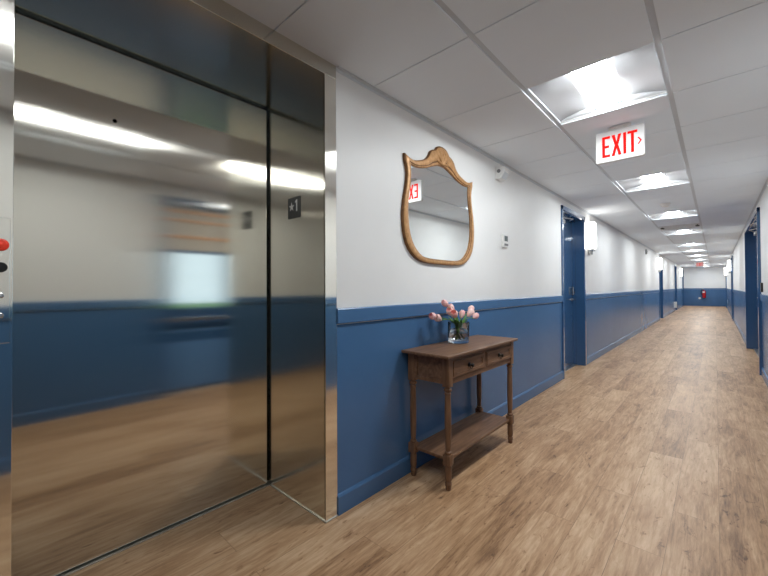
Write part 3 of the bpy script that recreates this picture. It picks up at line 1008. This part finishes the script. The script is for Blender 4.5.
def petal_rows(ax, side, h, r, ang, open_, twist=0.):
    rows_ = []
    for i in range(8):
        u = i / 7
        # egg-shaped cup
        rad = r * (math.sin(min(u * 1.05 + .06, 1.) * PI * .62) ** .8) * (1.0 + open_ * u)
        if u > .75: rad *= 1 - .42 * ((u - .75) / .25) * (1 - open_)
        wd = .95 * (math.sin(PI * min(u * .93 + .045, 1.)) ** .55)
        rw = []
        for j in range(7):
            v = (j / 6 - .5) * 2
            a = ang + v * wd
            rr = rad * (1 + .05 * v * v)
            rw.append(Vector((rr * math.cos(a), rr * math.sin(a), h * (u - .06 * v * v * u))))
        rows_.append(rw)
    return rows_
def tulip(head, base, size, label, deep=False, open_=.15, nleaf=0, tilt=None):
    head = Vector(head); base = Vector(base)
    t = thing('tulip', label, 'flower', base, group='pink tulips in the glass vase')
    hd = head - base
    rim = Vector((VX, VY, TZ + VH)) - base
    out = Vector((hd.x, hd.y, 0))
    # stem leaves the rim then bends outwards
    ro = Vector((head.x - VX, head.y - VY, 0))
    n_ = ro.normalized() if ro.length > 1e-4 else Vector((0, 0, 0))
    rimp = rim + n_ * min(.055, ro.length * .55); rimp.z += .004
    axis = (Vector((ro.x, ro.y, .09)) if tilt is None else Vector(tilt)).normalized()
    size *= 1.12; size_h = size * 1.22
    bott = hd - axis * size_h * .5
    pts = spline([Vector((0, 0, 0)), rimp.lerp(Vector((0, 0, 0)), .5), rimp, rimp.lerp(bott, .55) + Vector((0, 0, .010)), bott], 5)
    mb = MB(); mb.tube(pts, .0030, 8); mb.build('stem', M['stem_green'], t, smooth=True)
    mb = MB()
    z = Vector((0, 0, 1)); q = z.rotation_difference(axis)
    for layer, (rs, hs, off) in enumerate(((.46, 1.0, 0.), (.42, .98, PI / 3))):
        for k in range(3):
            rows_ = petal_rows(None, 1, size_h * hs, size * rs * (.86 if layer else .80), off + k * 2 * PI / 3 + .4, open_)
            mb.grid([[bott + q @ p for p in rw] for rw in rows_])
    mb.build('blossom', M['petal_deep'] if deep else M['petal'], t, smooth=True, solid=.0015, sub=1)
    for k in range(nleaf):
        a = math.atan2(ro.y, ro.x) + (k - .5) * 1.3 + random.uniform(-.5, .9)
        ld = Vector((math.cos(a), math.sin(a), 0))
        base_p = rim + ld * .02 + Vector((0, 0, -.055))
        ln = .085 + .012 * k + .02 * random.random()
        rows_ = []
        for i in range(9):
            u = i / 8
            c = base_p + ld * (ln * .50 * u ** 1.5) + Vector((0, 0, ln * u * (1 - .20 * u)))
            c.x = max(c.x, XL + .03 - base.x)
            w_ = .013 * math.sin(PI * min(.12 + u * .88, 1)) ** .8 + .0006
            s_ = Vector((-ld.y, ld.x, 0))
            rows_.append([c - s_ * w_, c + ld * .003, c + s_ * w_])
        mb = MB(); mb.grid(rows_); mb.build('leaf', M['leaf_green'], t, smooth=True, solid=.0012, sub=1)
    return t
FZ = TZ + .026
TUL = [  # head, foot offset, size, label
    ((-1.385, 2.010, .985), (.02, .02), .050, 'pink tulip leftmost of the bunch, drooping over the table', True, .2, 0),
    ((-1.368, 2.040, .972), (.03, .01), .050, 'pink tulip second from the left, drooping low and open', False, .3, 0),
    ((-1.365, 2.122, 1.066), (.01, .03), .050, 'pink tulip topmost of the bunch', True, .05, 1),
    ((-1.340, 2.148, 1.008), (.02, -.01), .054, 'pink tulip below the topmost one, left of the centre', False, .2, 0),
    ((-1.375, 2.215, 1.030), (0, -.02), .050, 'pink tulip right of the topmost one, near the wall', True, .1, 1),
    ((-1.300, 2.130, .996), (-.02, .02), .054, 'pink tulip facing forward low in the middle of the bunch', False, .22, 1),
    ((-1.345, 2.305, .985), (.01, -.03), .048, 'small pink tulip right of the tall green leaf', True, .1, 2),
    ((-1.330, 2.405, 1.018), (-.01, -.02), .050, 'pink tulip highest on the right side of the bunch', False, .05, 0),
    ((-1.310, 2.360, .992), (-.03, -.01), .054, 'pale pink tulip on the right, below the highest right one', False, .12, 1),
    ((-1.330, 2.475, .962), (0, -.035), .050, 'pink tulip rightmost of the bunch, leaning sideways', True, .08, 0),
    ((-1.400, 2.245, 1.016), (-.015, .03), .046, 'pink tulip at the back of the bunch against the blue rail', True, .1, 1)]
for head, (bx_, by_), sz, lab, deep, op, nl in TUL:
    nl = max(nl, 1) + 1
    tulip(head, (VX + bx_, VY + by_, FZ), sz, lab, deep, op, nl)
